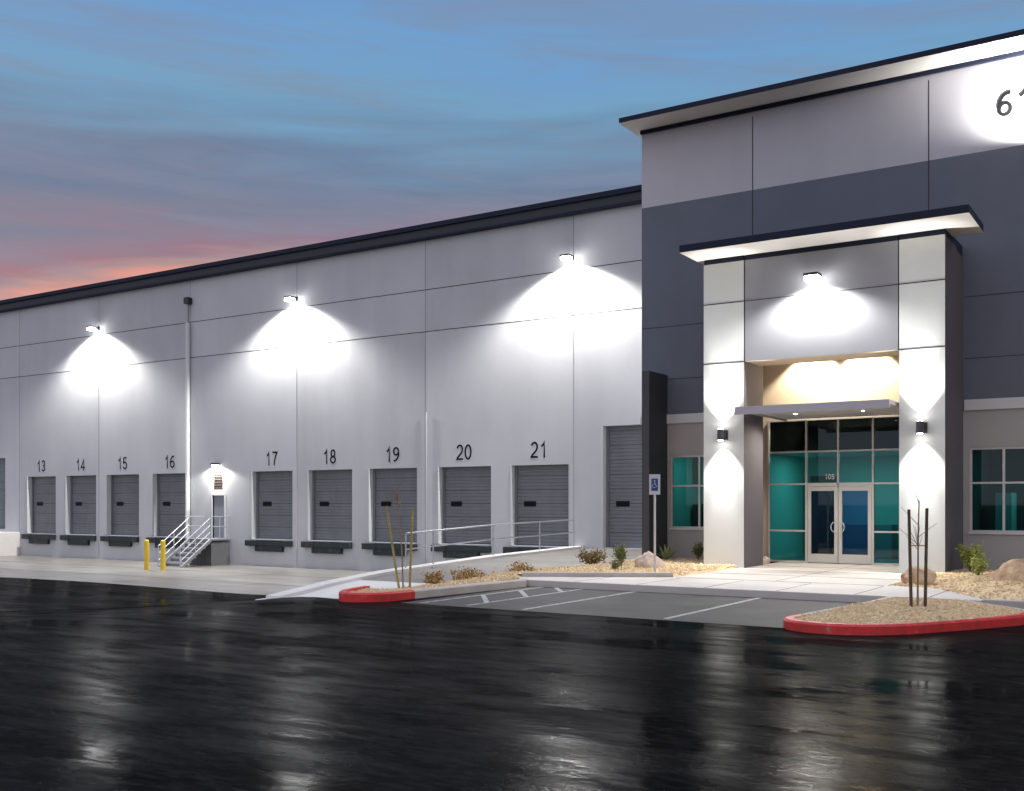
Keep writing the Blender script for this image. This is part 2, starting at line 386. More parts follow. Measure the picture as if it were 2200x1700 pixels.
# ------------------------------------------------------------------ ground
def zg(x, y):
    s = S((-13-x)/10)
    return -.15 - .80*s*S((y-3)/17) - .17*s*S((y-22)/11)
xs = sorted(set([-1500,-600,-300,-200,-150,-120]+[-100+4*i for i in range(12)]+[-54+1.0*i for i in range(60)]+[6+4*i for i in range(10)]+[60,100,200,500,1500]))
ys = sorted(set([-1500,-500,-200,-80,-40]+[-20+4*i for i in range(6)]+[2+1.0*i for i in range(34)]+[36,40,60,100,200,500,1500]))
mb = MB(); mb.closed = False
for x in xs:
    for y in ys: mb.v.append((x, y, zg(x, y)))
ny = len(ys)
for i in range(len(xs)-1):
    for j in range(ny-1):
        mb.f.append((i*ny+j, (i+1)*ny+j, (i+1)*ny+j+1, i*ny+j+1)); mb.m.append(mb.mi(M_WET))
tag(mb.build('asphalt_road', smooth=True), 'black wet asphalt yard with streaky reflections in front of the building', kind='structure')

# concrete court along the dock wall
mb = MB(); mb.closed = False
cx = [-110,-90,-75,-65]+[-56+1.0*i for i in range(38)]+[-18.75]; cy = [22+1.0*i for i in range(12)]+[YD]
for x in cx:
    for y in cy:
        yy = y if y > 22 else 21.9+.25*math.sin(x*.35)
        mb.v.append((x, yy, zg(x, yy)+.006))
ny = len(cy)
for i in range(len(cx)-1):
    for j in range(ny-1):
        mb.f.append((i*ny+j, (i+1)*ny+j, (i+1)*ny+j+1, i*ny+j+1)); mb.m.append(mb.mi(M_CONC))
tag(mb.build('concrete_apron', smooth=True), 'pale concrete apron below the dock doors', kind='structure')

mb = MB(); mb.closed = False
def glines(pts, w):
    for (x0,y0),(x1,y1) in zip(pts, pts[1:]):
        d = Vector((x1-x0,y1-y0)).normalized(); nx_, ny_ = -d.y*w/2, d.x*w/2
        mb.face([(x0-nx_,y0-ny_,zg(x0,y0)+.011),(x1-nx_,y1-ny_,zg(x1,y1)+.011),(x1+nx_,y1+ny_,zg(x1,y1)+.011),(x0+nx_,y0+ny_,zg(x0,y0)+.011)], M_JOINT)
for k_ in range(9): glines([(-25.8-k_*4.6, 22.4+.5*i) for i in range(23)], .03)
for y_ in (25.0, 29.4): glines([(-64+.5*i, y_) for i in range(89)], .05)
tag(mb.build('apron_joints'), 'dark saw cut joints across the dock apron', kind='structure')
# ramp driveway up to the drive-in door
RP = [(14, -.66), (18.1,-.62),(20.5,-.36),(22.7,-.20),(28,.0),(33.8,.11)]
def zr(x, y):
    base = interp(RP, y) - .04
    g = zg(x, y)+.008
    return g + (max(base, g)-g)*S((y-17.2)/3.0)
mb = MB(); mb.closed = False
rows = [15.4+.5*i for i in range(37)]+[YD]; nx = 12
for y in rows:
    xl = interp([(15.4,-13.9),(18.2,-19.4),(19.5,-18.75),(YD,-18.6)], y); xr = interp([(15.4,-13.5),(YD,-13.6)], y)
    for i in range(nx):
        x = xl+(xr-xl)*i/(nx-1); mb.v.append((x, y, zr(x, y)))
for j in range(len(rows)-1):
    for i in range(nx-1):
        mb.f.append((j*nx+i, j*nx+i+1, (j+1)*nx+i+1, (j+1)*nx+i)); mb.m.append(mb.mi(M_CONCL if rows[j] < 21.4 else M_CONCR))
tag(mb.build('ramp_driveway', smooth=True), 'concrete driveway ramp rising to the tall drive-in door', kind='structure')

# retaining curb on the ramp's dock side
mb = MB()
ry = [18.4+.7*i for i in range(22)]+[YD-.01]
b = len(mb.v)
for y in ry:
    zt = interp(RP, y)+.04; zb = zg(-18.6, y)-.1
    zt = max(zt, zg(-18.6,y)+.05)
    mb.v += [(-18.95,y,zb),(-18.95,y,zt),(-18.5,y,zt),(-18.5,y,zb)]
k = mb.mi(M_CONCL)
for j in range(len(ry)-1):
    for i in range(4):
        a = b+j*4+i; c = b+j*4+(i+1)%4; mb.f.append((a, c, c+4, a+4)); mb.m.append(k)
mb.f.append((b,b+1,b+2,b+3)); mb.m.append(k); e = b+4*(len(ry)-1); mb.f.append((e+3,e+2,e+1,e)); mb.m.append(k)
tag(mb.build('retaining_curb'), 'long pale concrete retaining curb along the ramp beneath the pipe railing', 'retaining wall')
# ramp wall at far left
mb = MB(); mb.box(-60.5, -53.6, 24, YD-.01, -1.4, .16, M_CONCL)
tag(mb.build('ramp_wall', bevel=.02), 'white concrete ramp wall at the far left below the tall grey door', 'retaining wall')

# sidewalk, walkway
mb = MB()
mb.prism([(-12.35,20),(-3.0,20),(-3.0,20.3),(-4.3,22.5),(-5.2,22.6),(-5.2,YG),(-9.95,YG),(-9.95,22.45),(-13.05,20.7),(-13.0,20.25)], -.4, 0, M_WALK)
o = mb.build('sidewalk', bevel=.015); tag(o, 'pale concrete sidewalk and walkway to the entrance doors', kind='structure')
mb = MB()
for x in (-11.2,-9.7,-8.2,-6.7,-5.2,-3.9): mb.box(x-.008, x+.008, 20.02, 22.3, .0, .003, M_JOINT)
for y in (22.5,24.4,26.2,28.1): mb.box(-9.9,-5.25,y-.008,y+.008,.0,.004,M_JOINT)
mb.box(-7.58,-7.564,22.6,30,.0,.003,M_JOINT)
tag(mb.build('sidewalk_joints'), 'thin control joints cut in the entrance sidewalk', kind='structure')
mb = MB(); mb.box(-3.0, 16, 20, 20.16, -.4, .02, M_KERB)
tag(mb.build('kerb', bevel=.02), 'concrete kerb in front of the right gravel bed', kind='structure')
mb = MB(); a = Vector((-13.02,20.75,0)); c = Vector((-9.97,22.5,0)); d = (c-a).normalized(); n = Vector((-d.y,d.x,0))*.14
mb.prism([(a.x,a.y),(c.x,c.y),(c.x+n.x,c.y+n.y),(a.x+n.x,a.y+n.y)], -.1, .10, M_KERB, side=M_KERB)
tag(mb.build('planter_kerb', bevel=.01), 'low concrete kerb between gravel bed and sidewalk', kind='structure')

# parking bays: older grey asphalt
mb = MB(); mb.closed = False
pts = [(-12.3,15.35),(-12.3,20.05),(-4.6,20.05),(-4.6,15.3)]
mb.face([(x,y,-.146) for x,y in reversed(pts)], M_BAY)
mb.face([(-4.0,18.4,-.146),(2,16.5,-.146),(16,16.5,-.146),(16,20.05,-.146),(-4.0,20.05,-.146)], M_BAY)
tag(mb.build('parking_bays'), 'dry grey asphalt parking bays in front of the sidewalk', kind='structure')
mb = MB(); mb.closed = False
def stripe(x0,y0,x1,y1,w):
    d = Vector((x1-x0,y1-y0,0)).normalized(); n = Vector((-d.y,d.x,0))*w/2; z = -.142
    mb.face([(x0-n.x,y0-n.y,z),(x1-n.x,y1-n.y,z),(x1+n.x,y1+n.y,z),(x0+n.x,y0+n.y,z)], M_PAINT)
for x in (-7.0,-9.7,-12.0+.05): stripe(x,15.5,x,19.95,.1)
for yy in (16.3,17.7,19.1): stripe(-11.9,yy+1.2,-11.0,yy-.0,.1)
stripe(-10.95,15.6,-10.95,19.95,.08)
tag(mb.build('parking_lines'), 'faded white painted bay lines and hatching', kind='structure')

# kerb sweep
def sweep(name, pts, w, zb, zt, m, closed=False):
    mb = MB(); P = [Vector((x,y,0)) for x,y in pts]; n = len(P); rows = []
    for i, p in enumerate(P):
        a = P[i-1] if (i or closed) else P[i]; c = P[(i+1)%n] if (i < n-1 or closed) else P[i]
        d = (c-a).normalized(); nn = Vector((-d.y,d.x,0)); rows.append((p, p+nn*w))
    b = len(mb.v)
    for p, q in rows:
        z1 = zt(p.x,p.y) if callable(zt) else zt
        mb.v += [(p.x,p.y,zb),(p.x,p.y,z1-.03),(p.x+(q.x-p.x)*.2,p.y+(q.y-p.y)*.2,z1),(q.x,q.y,z1),(q.x,q.y,zb)]
    k = mb.mi(m); cnt = n if closed else n-1
    for j in range(cnt):
        jj = (j+1)%n
        for i in range(5):
            a = b+j*5+i; c = b+j*5+(i+1)%5; a2 = b+jj*5+i; c2 = b+jj*5+(i+1)%5; mb.f.append((a,c,c2,a2)); mb.m.append(k)
    if not closed:
        mb.f.append(tuple(b+i for i in range(5))); mb.m.append(k); mb.f.append(tuple(b+5*(n-1)+i for i in reversed(range(5)))); mb.m.append(k)
    return mb.build(name)
def arc(pts, sub=5):
    out_ = []
    n = len(pts)
    for i in range(n-1):
        p0 = Vector(pts[max(i-1,0)]); p1 = Vector(pts[i]); p2 = Vector(pts[i+1]); p3 = Vector(pts[min(i+2,n-1)])
        for k in range(sub):
            t = k/sub
            q = .5*((2*p1)+(p2-p0)*t+(2*p0-5*p1+4*p2-p3)*t*t+(3*p1-p0-3*p2+p3)*t**3); out_.append((q.x,q.y))
    out_.append(tuple(pts[-1])); return out_
def pebbles(mb, n, pick, smin, smax, m):
    k = mb.mi(m)
    base = [(1,0,0),(-1,0,0),(0,1,0),(0,-1,0),(0,0,1),(0,0,-.4)]
    fs = [(0,2,4),(2,1,4),(1,3,4),(3,0,4),(2,0,5),(1,2,5),(3,1,5),(0,3,5)]
    for _ in range(n):
        x, y, z = pick(); s = random.uniform(smin, smax)*random.choice((1,1,1,1.6)); a = random.random()*6.28; b = len(mb.v)
        ax, ay, azz = random.uniform(.7,1.3), random.uniform(.6,1.1), random.uniform(.5,.9)
        for p in base:
            px = p[0]*ax*s*random.uniform(.8,1.2); py = p[1]*ay*s*random.uniform(.8,1.2); pz = p[2]*azz*s
            mb.v.append((x+px*math.cos(a)-py*math.sin(a), y+px*math.sin(a)+py*math.cos(a), z+pz))
        for f in fs: mb.f.append(tuple(b+i for i in f)); mb.m.append(k)

# right island
front = arc([(-5.02,16.0),(-5.06,15.45),(-4.75,15.05),(-4.1,14.95),(-3.4,15.4),(-2.75,16.4),(-2.1,17.6),(-1.95,18.2)])
back = arc([(-1.95,18.2),(-2.15,18.75),(-3.0,19.7),(-3.2,19.97)], 4)
left = [(-4.6,19.97),(-4.68,18.6),(-4.85,17.3),(-5.02,16.0)]
tag(sweep('red_kerb', front, .16, -.3, .0, M_RED), 'red painted kerb around the nose of the right gravel island', kind='structure')
tag(sweep('island_kerb', back, .15, -.3, .0, M_KERB), 'plain concrete kerb on the back of the right island', kind='structure')
tag(sweep('island_kerb', left, .15, -.3, .0, M_KERB), 'pale concrete kerb on the bay side of the right island', kind='structure')
poly = front+back[1:]+left[:-1]
def inside(x, y, P):
    c = False; n = len(P)
    for i in range(n):
        x1,y1 = P[i]; x2,y2 = P[(i+1)%n]
        if (y1>y) != (y2>y) and x < (x2-x1)*(y-y1)/(y2-y1)+x1: c = not c
    return c
cen = (-3.6, 17.6)
inner = [(cen[0]+(x-cen[0])*.93, cen[1]+(y-cen[1])*.965) for x,y in poly]
def zi(x, y): return -.015+.06*S(1-math.hypot(x-cen[0], (y-cen[1])*.6)/1.6)
mb = MB(); mb.closed = False
rings = [1,.75,.5,.25]; n = len(inner)
for r in rings:
    for x,y in inner:
        X = cen[0]+(x-cen[0])*r; Y = cen[1]+(y-cen[1])*r; mb.v.append((X,Y,zi(X,Y)))
mb.v.append((*cen, zi(*cen))); k = mb.mi(M_GRAV)
for q in range(3):
    for i in range(n):
        j = (i+1)%n; mb.f.append((q*n+i, q*n+j, (q+1)*n+j, (q+1)*n+i)); mb.m.append(k)
for i in range(n): mb.f.append((3*n+i, 3*n+(i+1)%n, 4*n)); mb.m.append(k)
def pick_island():
    while True:
        x = random.uniform(-5.05,-1.9); y = random.uniform(14.9,20)
        if inside(x,y,inner): return x,y,zi(x,y)
pebbles(mb, 5200, pick_island, .014, .034, M_GRAV)
tag(mb.build('gravel'), 'tan crushed gravel filling the right kerbed island', kind='stuff')

# left bed (strip + bed)
LL = [(15.2,-13.45),(15.5,-13.8),(18,-14.5),(21.8,-15.2),(25,-14.7),(27.5,-14.2),(29.3,-14.05)]
RR = [(15.2,-13.0),(15.5,-12.75),(19.8,-12.45),(20.75,-13.1),(22.6,-9.95),(29.3,-9.95)]
def zl(x, y):
    a, c = interp(LL,y), interp(RR,y); t = S((x-a)/max(.01, min(1.6, c-a)))
    zleft = max(zr(a,y), -.5)+.03; zright = interp([(15.2,-.03),(17,-.02),(21,.06),(29,.06)], y)
    return min(zleft,zright)+(zright-min(zleft,zright))*t if y > 16.5 else zright-.02*(1-t)
mb = MB(); mb.closed = False; rows = [15.22+.35*i for i in range(40)]+[YF]; nx = 10
for y in rows:
    for i in range(nx):
        x = interp(LL,y)+(interp(RR,y)-interp(LL,y))*i/(nx-1); mb.v.append((x,y,zl(x,y) if i < nx-1 else -.02))
for j in range(len(rows)-1):
    for i in range(nx-1): mb.f.append((j*nx+i, j*nx+i+1, (j+1)*nx+i+1, (j+1)*nx+i)); mb.m.append(mb.mi(M_GRAV))
def pick_left():
    y = 15.3+13.9*random.random()**1.0; x = random.uniform(interp(LL,y)+.05, interp(RR,y)-.05); return x,y,zl(x,y)
pebbles(mb, 8000, pick_left, .02, .05, M_GRAV)
tag(mb.build('gravel_bed'), 'tan gravel planting bed between ramp driveway and entrance walkway', kind='stuff')
tipk = arc([(-14.2,16.5),(-13.9,15.5),(-13.5,15.05),(-13.05,15.05),(-12.7,15.45),(-12.62,16.2)])
tag(sweep('red_kerb', tipk, .15, -.5, lambda x,y: .02, M_RED), 'red painted kerb round the tip of the left gravel strip', kind='structure')
tag(sweep('kerb', [(-12.62,16.2),(-12.36,19.9),(-13.0,20.3),(-13.04,20.8)], .15, -.4, .02, M_KERB), 'concrete kerb beside the hatched parking aisle', kind='structure')
# right bed
BB = [(-5.2,22.75),(-4.3,22.6),(-3.0,20.4),(16,20.2)]
mb = MB(); mb.closed = False; cols = [-5.2+.5*i for i in range(43)]; ny = 9
def zb2(x,y): return .015+.10*S((y-interp(BB,x))/3)*S((x+4.6)/1.5)+.03*math.sin(x*1.3+y)
for x in cols:
    for j in range(ny):
        y = interp(BB,x)+(YF-interp(BB,x))*j/(ny-1); mb.v.append((x,y,zb2(x,y) if (j and x > -5.1) else -.02))
for i in range(len(cols)-1):
    for j in range(ny-1): mb.f.append((i*ny+j,(i+1)*ny+j,(i+1)*ny+j+1,i*ny+j+1)); mb.m.append(mb.mi(M_GRAV))
def pick_right():
    x = -5.1+7*random.random()**1.5; b_ = interp(BB,x); y = random.uniform(b_+.05, 29.2); return x,y,zb2(x,y)
pebbles(mb, 5500, pick_right, .02, .045, M_GRAV)
tag(mb.build('gravel_bed'), 'tan gravel bed under the right office windows', kind='stuff')

# ------------------------------------------------------------------ building
B = empty('warehouse_building', (-14, 34, 0)); BI = Matrix.Translation((14,-34,0))
tag(B, 'long light grey warehouse with numbered dock doors and a lit slate grey entrance portal', 'building')
def part(mb, name, parent=B, **k):
    o = mb.build(name, **k); o.parent = parent
    o.matrix_parent_inverse = Matrix.Translation(-parent_world(parent)); return o
def parent_world(p):
    return p.location.copy() if p.type == 'EMPTY' else Vector((0,0,0))
def adopt(o, parent):
    o.parent = parent; o.matrix_parent_inverse = Matrix.Translation(-parent_world(parent)); return o

FL = .11
ratios = {13:(-1.5656),14:(-1.4647),15:(-1.3646),16:(-1.2594),17:(-1.056),18:(-.9533),19:(-.8507),20:(-.7437),21:(-.6415)}
docks = {n: r*YD for n, r in ratios.items()}
DW, DZ0, DZ1 = 2.52, FL, 3.17
ops = [(x, x+DW, DZ0, DZ1, .32) for x in docks.values()]
ops += [(-17.74,-14.1,FL,4.52,.32), (-60.3,-55.0,.3,4.25,.32)]
ops += [(-38.3,-37.5,FL,2.1,.15), (-38.25,-37.62,2.36,3.2,.15)]
mb = MB(); mb.closed = False
wall_xz(mb, -110, XC+.3, -1.6, 12.5, YD, .32, ops, [(-1.6,M_WALL),(8.65,M_WALL)], xcuts=PJ)
mb.face([(-110,YD,-1.6),(-110,YD,12.5),(-110,80,12.5),(-110,80,-1.6)], M_WALL)
for xj in (-109.0+0, -88.5,-81.4,-74.5,-67.6,-60.6,-53.65,-46.75,-39.85,-32.9,-25.8,-18.95):
    mb.box(xj-.011, xj+.011, YD-.003, YD+.01, 8.67 if xj in (-46.75,-32.9,-18.95,-60.6) else -1.2, 12.3, M_JOINTV)
mb.box(-110, XC, YD-.004, YD+.01, 8.64, 8.67, M_JOINT)
mb.box(-110, XC, YD-.004, YD+.01, 10.33, 10.36, M_JOINT)
part(mb, 'dock_wall')
mb = MB()
mb.box(-110, XC, YD-.30, YD+.6, 12.74, 12.93, M_NAVY)
mb.box(-110, XC, YD-.20, YD+.4, 12.42, 12.74, M_COP)
mb.box(-110, XC, YD-.24, YD+.4, 12.34, 12.42, M_NAVY)  # dark strip draws the shadow line below the coping band
part(mb, 'parapet_coping', bevel=.01)
mb = MB(); mb.box(-110,-13,YD+.4,80,12.0,12.3,M_ROOF); part(mb, 'roof')
for xj in (-60.6,-46.75,-32.9,-18.95,-25.74):
    mb = MB(); mb.tube((xj,YD-.03,-1.0),(xj,YD-.03,8.6 if xj != -25.74 else 5.4),.012,M_WALL,n=8); part(mb,'conduit')
# sectional doors
def sectional(x0, x1, z0, z1, y, parent_name='dock_door', win=None):
    mb = MB(); mb.closed = False
    z = z0; prof = []
    while z < z1-1e-4:
        zz = min(z+.132, z1); idx = round((z-z0)/.132)
        g = .028 if idx % 4 == 0 else .012
        prof += [(y+g, z), (y+g, z+.022), (y, z+.034), (y, zz)]; z = zz
    for (ya,za),(yb,zb_) in zip(prof, prof[1:]):
        mb.face([(x0,ya,za),(x1,ya,za),(x1,yb,zb_),(x0,yb,zb_)], M_DOOR)
    d = part(mb, parent_name)
    for a_ in (x0, x1-.09):
        f = MB(); f.box(a_, a_+.09, y-.05, y-.004, z0, z1, M_DOOR); part(f, 'door_track', d)
    f = MB(); f.box(x0-.04, x0-.006, YD-.02, YD+.24, z0, z1, M_DOORJ); part(f, 'jamb', d)
    w = MB(); w.box(x0+.38, x0+.92, y-.012, y+.03, 1.60, 1.80, M_BLACK); part(w, 'window', d, bevel=.006)
    return d
def leveler(x0):
    mb = MB(); c = x0+DW/2
    mb.box(x0+.12, x0+DW-.02, YD-.10, YD+.25, FL-.045, FL-.005, M_GALV)
    mb.prism([(c-.95,YD-.14),(c+.75,YD-.14),(c+.75,YD-.004),(c-.95,YD-.004)], -.44, -.08, M_RUB)
    lv = part(mb, 'dock_leveler', bevel=.01)
    b = MB(); b.box(x0-.25, x0+.45, YD-.22, YD-.006, -.20, FL-.05, M_RUB); part(b, 'bumper', lv, bevel=.02)
    b = MB(); b.box(x0+DW-.50, x0+DW+.03, YD-.22, YD-.006, -.20, FL-.05, M_RUB); part(b, 'bumper', lv, bevel=.02)
    b = MB(); b.box(x0+.45, x0+DW-.50, YD-.18, YD-.006, -.16, FL-.05, M_RUB); part(b, 'lip_plate', lv)
for nb_, x in docks.items():
    d = sectional(x+.01, x+DW-.01, DZ0, DZ1, YD+.30)
    leveler(x)
    o = text_obj('dock_number', str(nb_), .62, M_DIGIT, None, (x+DW/2-.02, YD-.001, 3.43), depth=.006, stroke=.115); adopt(o, B)
d = sectional(-17.73,-14.11,FL,4.52,YD+.30,'drive_in_door'); d['label'] = 'tall grey drive-in door at the head of the ramp'
d = sectional(-60.3,-55.01,.3,4.25,YD+.30,'drive_in_door'); d['label'] = 'tall grey door at the far left edge'
# man door + transom louvre
mb = MB(); mb.box(-38.29,-37.51,YD+.06,YD+.10,FL,2.09,mat('man_door_grey',(.22,.24,.28),.45)); md = part(mb,'man_door',bevel=.005)
mb = MB(); mb.box(-37.66,-37.60,YD+.0,YD+.058,1.05,1.2,M_GALV); part(mb,'handle',md)
mb = MB(); mb.box(-38.38,-38.30,YD-.03,YD+.12,FL,2.18,M_DOORJ); mb.box(-37.50,-37.42,YD-.03,YD+.12,FL,2.18,M_DOORJ); mb.box(-38.30,-37.50,YD-.03,YD+.12,2.1,2.18,M_DOORJ); part(mb,'frame',md)
mb = MB(); mb.box(-38.24,-37.63,YD+.05,YD+.08,2.37,3.19,mat('transom_panel_brown',(.10,.075,.07),.6))
for i in range(6): mb.box(-38.24,-37.63,YD+.015,YD+.047,2.42+i*.13,2.47+i*.13,MATS['transom_panel_brown'])
part(mb,'louvre')
# downspout
mb = MB(); mb.tube((-39.85,YD-.16,-1.0),(-39.85,YD-.16,10.3),.10,MATS['door_jamb_white'],n=14)
mb.tube((-39.85,YD-.12,10.3),(-39.85,YD-.12,11.2),.03,M_STEELP)
ds = part(mb,'downspout',smooth=False)
mb = MB(); mb.box(-40.0,-39.7,YD-.28,YD-.004,11.2,11.5,M_BRONZE); part(mb,'conductor_head',ds,bevel=.01)
mb = MB(); mb.box(-40.05,-39.65,YD-.45,YD-.004,-1.15,-.98,M_DOORJ); part(mb,'splash_block',ds,bevel=.02)

# office block walls
mb = MB(); mb.closed = False
PO = (-10.75,-4.95,-.5,8.1,.9)
wins = [(-13.07,-11.2,.97,3.15,.14),(-4.67,-1.2,.97,3.15,.14)]
wall_xz(mb, XC, 18, -.5, 13.05, YF, .5, [PO]+wins, [(-.5,M_LOW),(4.12,M_DARK),(10.78,M_WALL2)])
mb.face([(XC,YF,-.5),(XC,YF,13.05),(XC,80,13.05),(XC,80,-.5)], M_WALL2)
mb.face([(18,YF,-.5),(18,80,-.5),(18,80,13.05),(18,YF,13.05)], M_WALL2)
for xj in (-10.5,-5.68,1.5,8.7): mb.box(xj-.014,xj+.014,YF-.003,YF+.01,8.3 if xj in(-10.5,-5.68) else 4.4,12.9,M_JOINT)
for z_ in (5.47,7.07):
    mb.box(XC,-10.95,YF-.004,YF+.01,z_-.01,z_+.01,M_JOINT); mb.box(-4.8,18,YF-.004,YF+.01,z_-.01,z_+.01,M_JOINT)
part(mb,'office_wall')
mb = MB(); mb.box(XC-.02,-10.95,YF-.06,YF-.004,4.12,4.40,M_BAND); part(mb,'wall_band',bevel=.008)
mb = MB(); mb.box(-4.80,18,YF-.06,YF-.004,4.12,4.40,M_BAND); part(mb,'wall_band',bevel=.008)
mb = MB(); mb.box(XC-.28,18.3,YF-1.0,YF+4.2,13.15,13.30,M_NAVY,bottom=M_SOFF)
mb.box(XC-.02,18.05,YF-.08,YF+.2,13.04,13.147,M_NAVY)
part(mb,'cornice')
mb = MB(); mb.box(XC+.1,18,YF+.3,80,12.6,12.9,M_ROOF); part(mb,'office_roof')
# wing pilaster at the corner
mb = MB(); mb.box(-13.41,-13.17,28.0,YF-.004,-.3,5.60,M_PIL); part(mb,'pilaster',bevel=.01)

# portal
for (a,b_) in ((-10.94,-9.81),(-5.86,-4.806)):
    mb = MB()
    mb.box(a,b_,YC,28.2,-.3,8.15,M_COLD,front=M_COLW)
    for z_ in (5.47,7.07): mb.box(a,b_,YC-.003,YC+.01,z_-.014,z_+.014,M_JOINT)
    mb.box(a+.0,b_-.0,YC+.04,28.1,8.152,8.29,M_NAVY)
    part(mb,'entrance_column')
mb = MB(); mb.box(-9.78,-5.89,YC+.012,27.85,5.47,8.15,M_BEAM,bottom=M_CREAM)
mb.box(-9.808,-9.782,YC+.02,27.8,5.5,8.15,M_JOINT); mb.box(-5.888,-5.862,YC+.02,27.8,5.5,8.15,M_JOINT)
mb.box(-9.78,-5.89,YC+.009,YC+.05,7.06,7.08,M_JOINT); mb.box(-9.78,-5.89,YC+.05,27.8,8.152,8.29,M_NAVY)
part(mb,'portal_beam')
mb = MB(); mb.box(-11.15,-4.09,25.55,27.6,8.29,8.48,M_NAVY,bottom=M_SOFF)
mb.box(-10.9,-4.85,27.6,YF-.004,8.12,8.40,M_NAVY)
part(mb,'portal_roof')
mb = MB(); mb.box(-10.9,-10.75,28.2,YG+.1,-.3,8.1,M_COLD); part(mb,'portal_return'); mb = MB(); mb.box(-4.98,-4.83,28.2,YG+.1,-.3,8.1,M_COLD)
part(mb,'portal_return')
mb = MB(); mb.box(-10.75,-4.98,27.86,YG+.1,6.35,6.5,M_CREAM); part(mb,'recess_ceiling')
# entry wall above + beside glazing
GX = [-10.27,-9.16,-8.25,-7.29,-6.22]; GZ = [0,.92,2.27,3.2,4.15]
mb = MB(); mb.box(-10.75,-4.98,YG,YG+.15,4.15,6.35,M_CREAM); mb.box(-10.75,-10.30,YG,YG+.15,0,4.148,M_CREAM); mb.box(-6.19,-4.98,YG,YG+.15,0,4.148,M_CREAM)
part(mb,'entry_wall')
# storefront
sf = MB(); w = .028
for x in (GX[0],GX[1],GX[3],GX[4]): sf.box(x-w,x+w,YG-.05,YG+.06,0.0,4.148,M_ALU)
sf.box(GX[2]-w,GX[2]+w,YG-.05,YG+.06,2.30,4.148,M_ALU)
for z_ in (4.12,3.2):
    for a,b_ in zip(GX,GX[1:]): sf.box(a+w,b_-w,YG-.048,YG+.058,z_-.025,z_+.025,M_ALU)
for a,b_ in ((GX[0],GX[1]),(GX[3],GX[4])):
    for z_ in (.03,.92,2.27): sf.box(a+w,b_-w,YG-.048,YG+.058,z_-.025,z_+.025,M_ALU)
for a,b_ in ((GX[1],GX[2]),(GX[2],GX[3])): sf.box(a+w,b_-w,YG-.048,YG+.058,2.20,2.30,M_ALU)
sfo = part(sf,'storefront_frame')
gl = MB(); gl.closed=False
for a,b_ in zip(GX,GX[1:]):
    gl.face([(a+w,YG,3.2),(b_-w,YG,3.2),(b_-w,YG,4.1),(a+w,YG,4.1)],G_DARKT)
    gl.face([(a+w,YG,2.28),(b_-w,YG,2.28),(b_-w,YG,3.18),(a+w,YG,3.18)],G_TEAL)
for a,b_ in ((GX[0],GX[1]),(GX[3],GX[4])):
    gl.face([(a+w,YG,.04),(b_-w,YG,.04),(b_-w,YG,2.26),(a+w,YG,2.26)],G_TEAL)
part(gl,'glass_panes',sfo)
o = text_obj('suite_number','105',.15,M_VINYL,None,(-8.50,YG-.008,2.40),depth=.001,stroke=.15); adopt(o,B)
for s_, a, b_ in ((1,GX[1]+w,GX[2]),(-1,GX[2],GX[3]-w)):
    a += .01; b_ -= .01
    mb = MB(); y0,y1 = YG-.04,YG+.02
    mb.box(a,a+.10,y0,y1,.02,2.19,M_ALU); mb.box(b_-.10,b_,y0,y1,.02,2.19,M_ALU)
    mb.box(a+.10,b_-.10,y0,y1,.02,.27,M_ALU); mb.box(a+.10,b_-.10,y0,y1,2.07,2.19,M_ALU)
    dr = part(mb,'entrance_door')
    mb = MB(); mb.closed=False; mb.face([(a+.1,YG,.27),(b_-.1,YG,.27),(b_-.1,YG,2.07),(a+.1,YG,2.07)],G_BLUE); part(mb,'door_glass',dr)
    mb = MB(); hx = (b_-.05) if s_==1 else (a+.05); P = []
    for k_ in range(9):
        t = k_/8*math.pi; P.append((hx - s_*.13*math.sin(t), YG-.10, 1.04+.15*math.cos(t)))
    for p,q in zip(P,P[1:]): mb.tube(p,q,.013,M_ALU,n=8)
    mb.tube(P[0],(P[0][0],YG-.03,P[0][2]),.012,M_ALU,n=8); mb.tube(P[-1],(P[-1][0],YG-.03,P[-1][2]),.012,M_ALU,n=8)
    part(mb,'handle',dr,smooth=True)
# entry canopy
mb = MB(); mb.box(-9.77,-5.92,25.9,25.96,4.0,4.20,mat('canopy_fascia_grey',(.42,.41,.46),.5)); mb.box(-9.77,-9.71,25.962,YG-.06,4.10,4.20,MATS['canopy_fascia_grey']); mb.box(-5.98,-5.92,25.962,YG-.06,4.10,4.20,MATS['canopy_fascia_grey'])
mb.box(-9.708,-5.982,25.962,YG-.06,4.15,4.19,M_SOFF)
part(mb,'entry_canopy')
# office windows
def window(x0,x1,z0,z1,xm,zm):
    y = YF+.07; mb = MB(); w = .03
    mb.box(x0,x0+.05,y-.04,y+.04,z0,z1,M_ALU); mb.box(x1-.05,x1,y-.04,y+.04,z0,z1,M_ALU)
    mb.box(x0+.05,x1-.05,y-.04,y+.04,z0,z0+.05,M_ALU); mb.box(x0+.05,x1-.05,y-.04,y+.04,z1-.05,z1,M_ALU)
    for x in xm: mb.box(x-w,x+w,y-.038,y+.038,z0+.05,z1-.05,M_ALU)
    mb.box(x0+.05,x1-.05,y-.036,y+.036,zm-.025,zm+.025,M_ALU)
    mb.box(x0-.03,x1+.03,YF-.05,YF-.004,z0-.05,z0,M_BAND)
    o = part(mb,'window')
    g = MB(); g.closed=False; g.face([(x0+.04,y,z0+.04),(x1-.04,y,z0+.04),(x1-.04,y,z1-.04),(x0+.04,y,z1-.04)],G_TEAL); part(g,'glass',o)
window(-13.07,-11.2,.97,3.15,[-12.16],2.24)
window(-4.67,-1.2,.97,3.15,[-3.87,-3.0,-2.1],2.24)
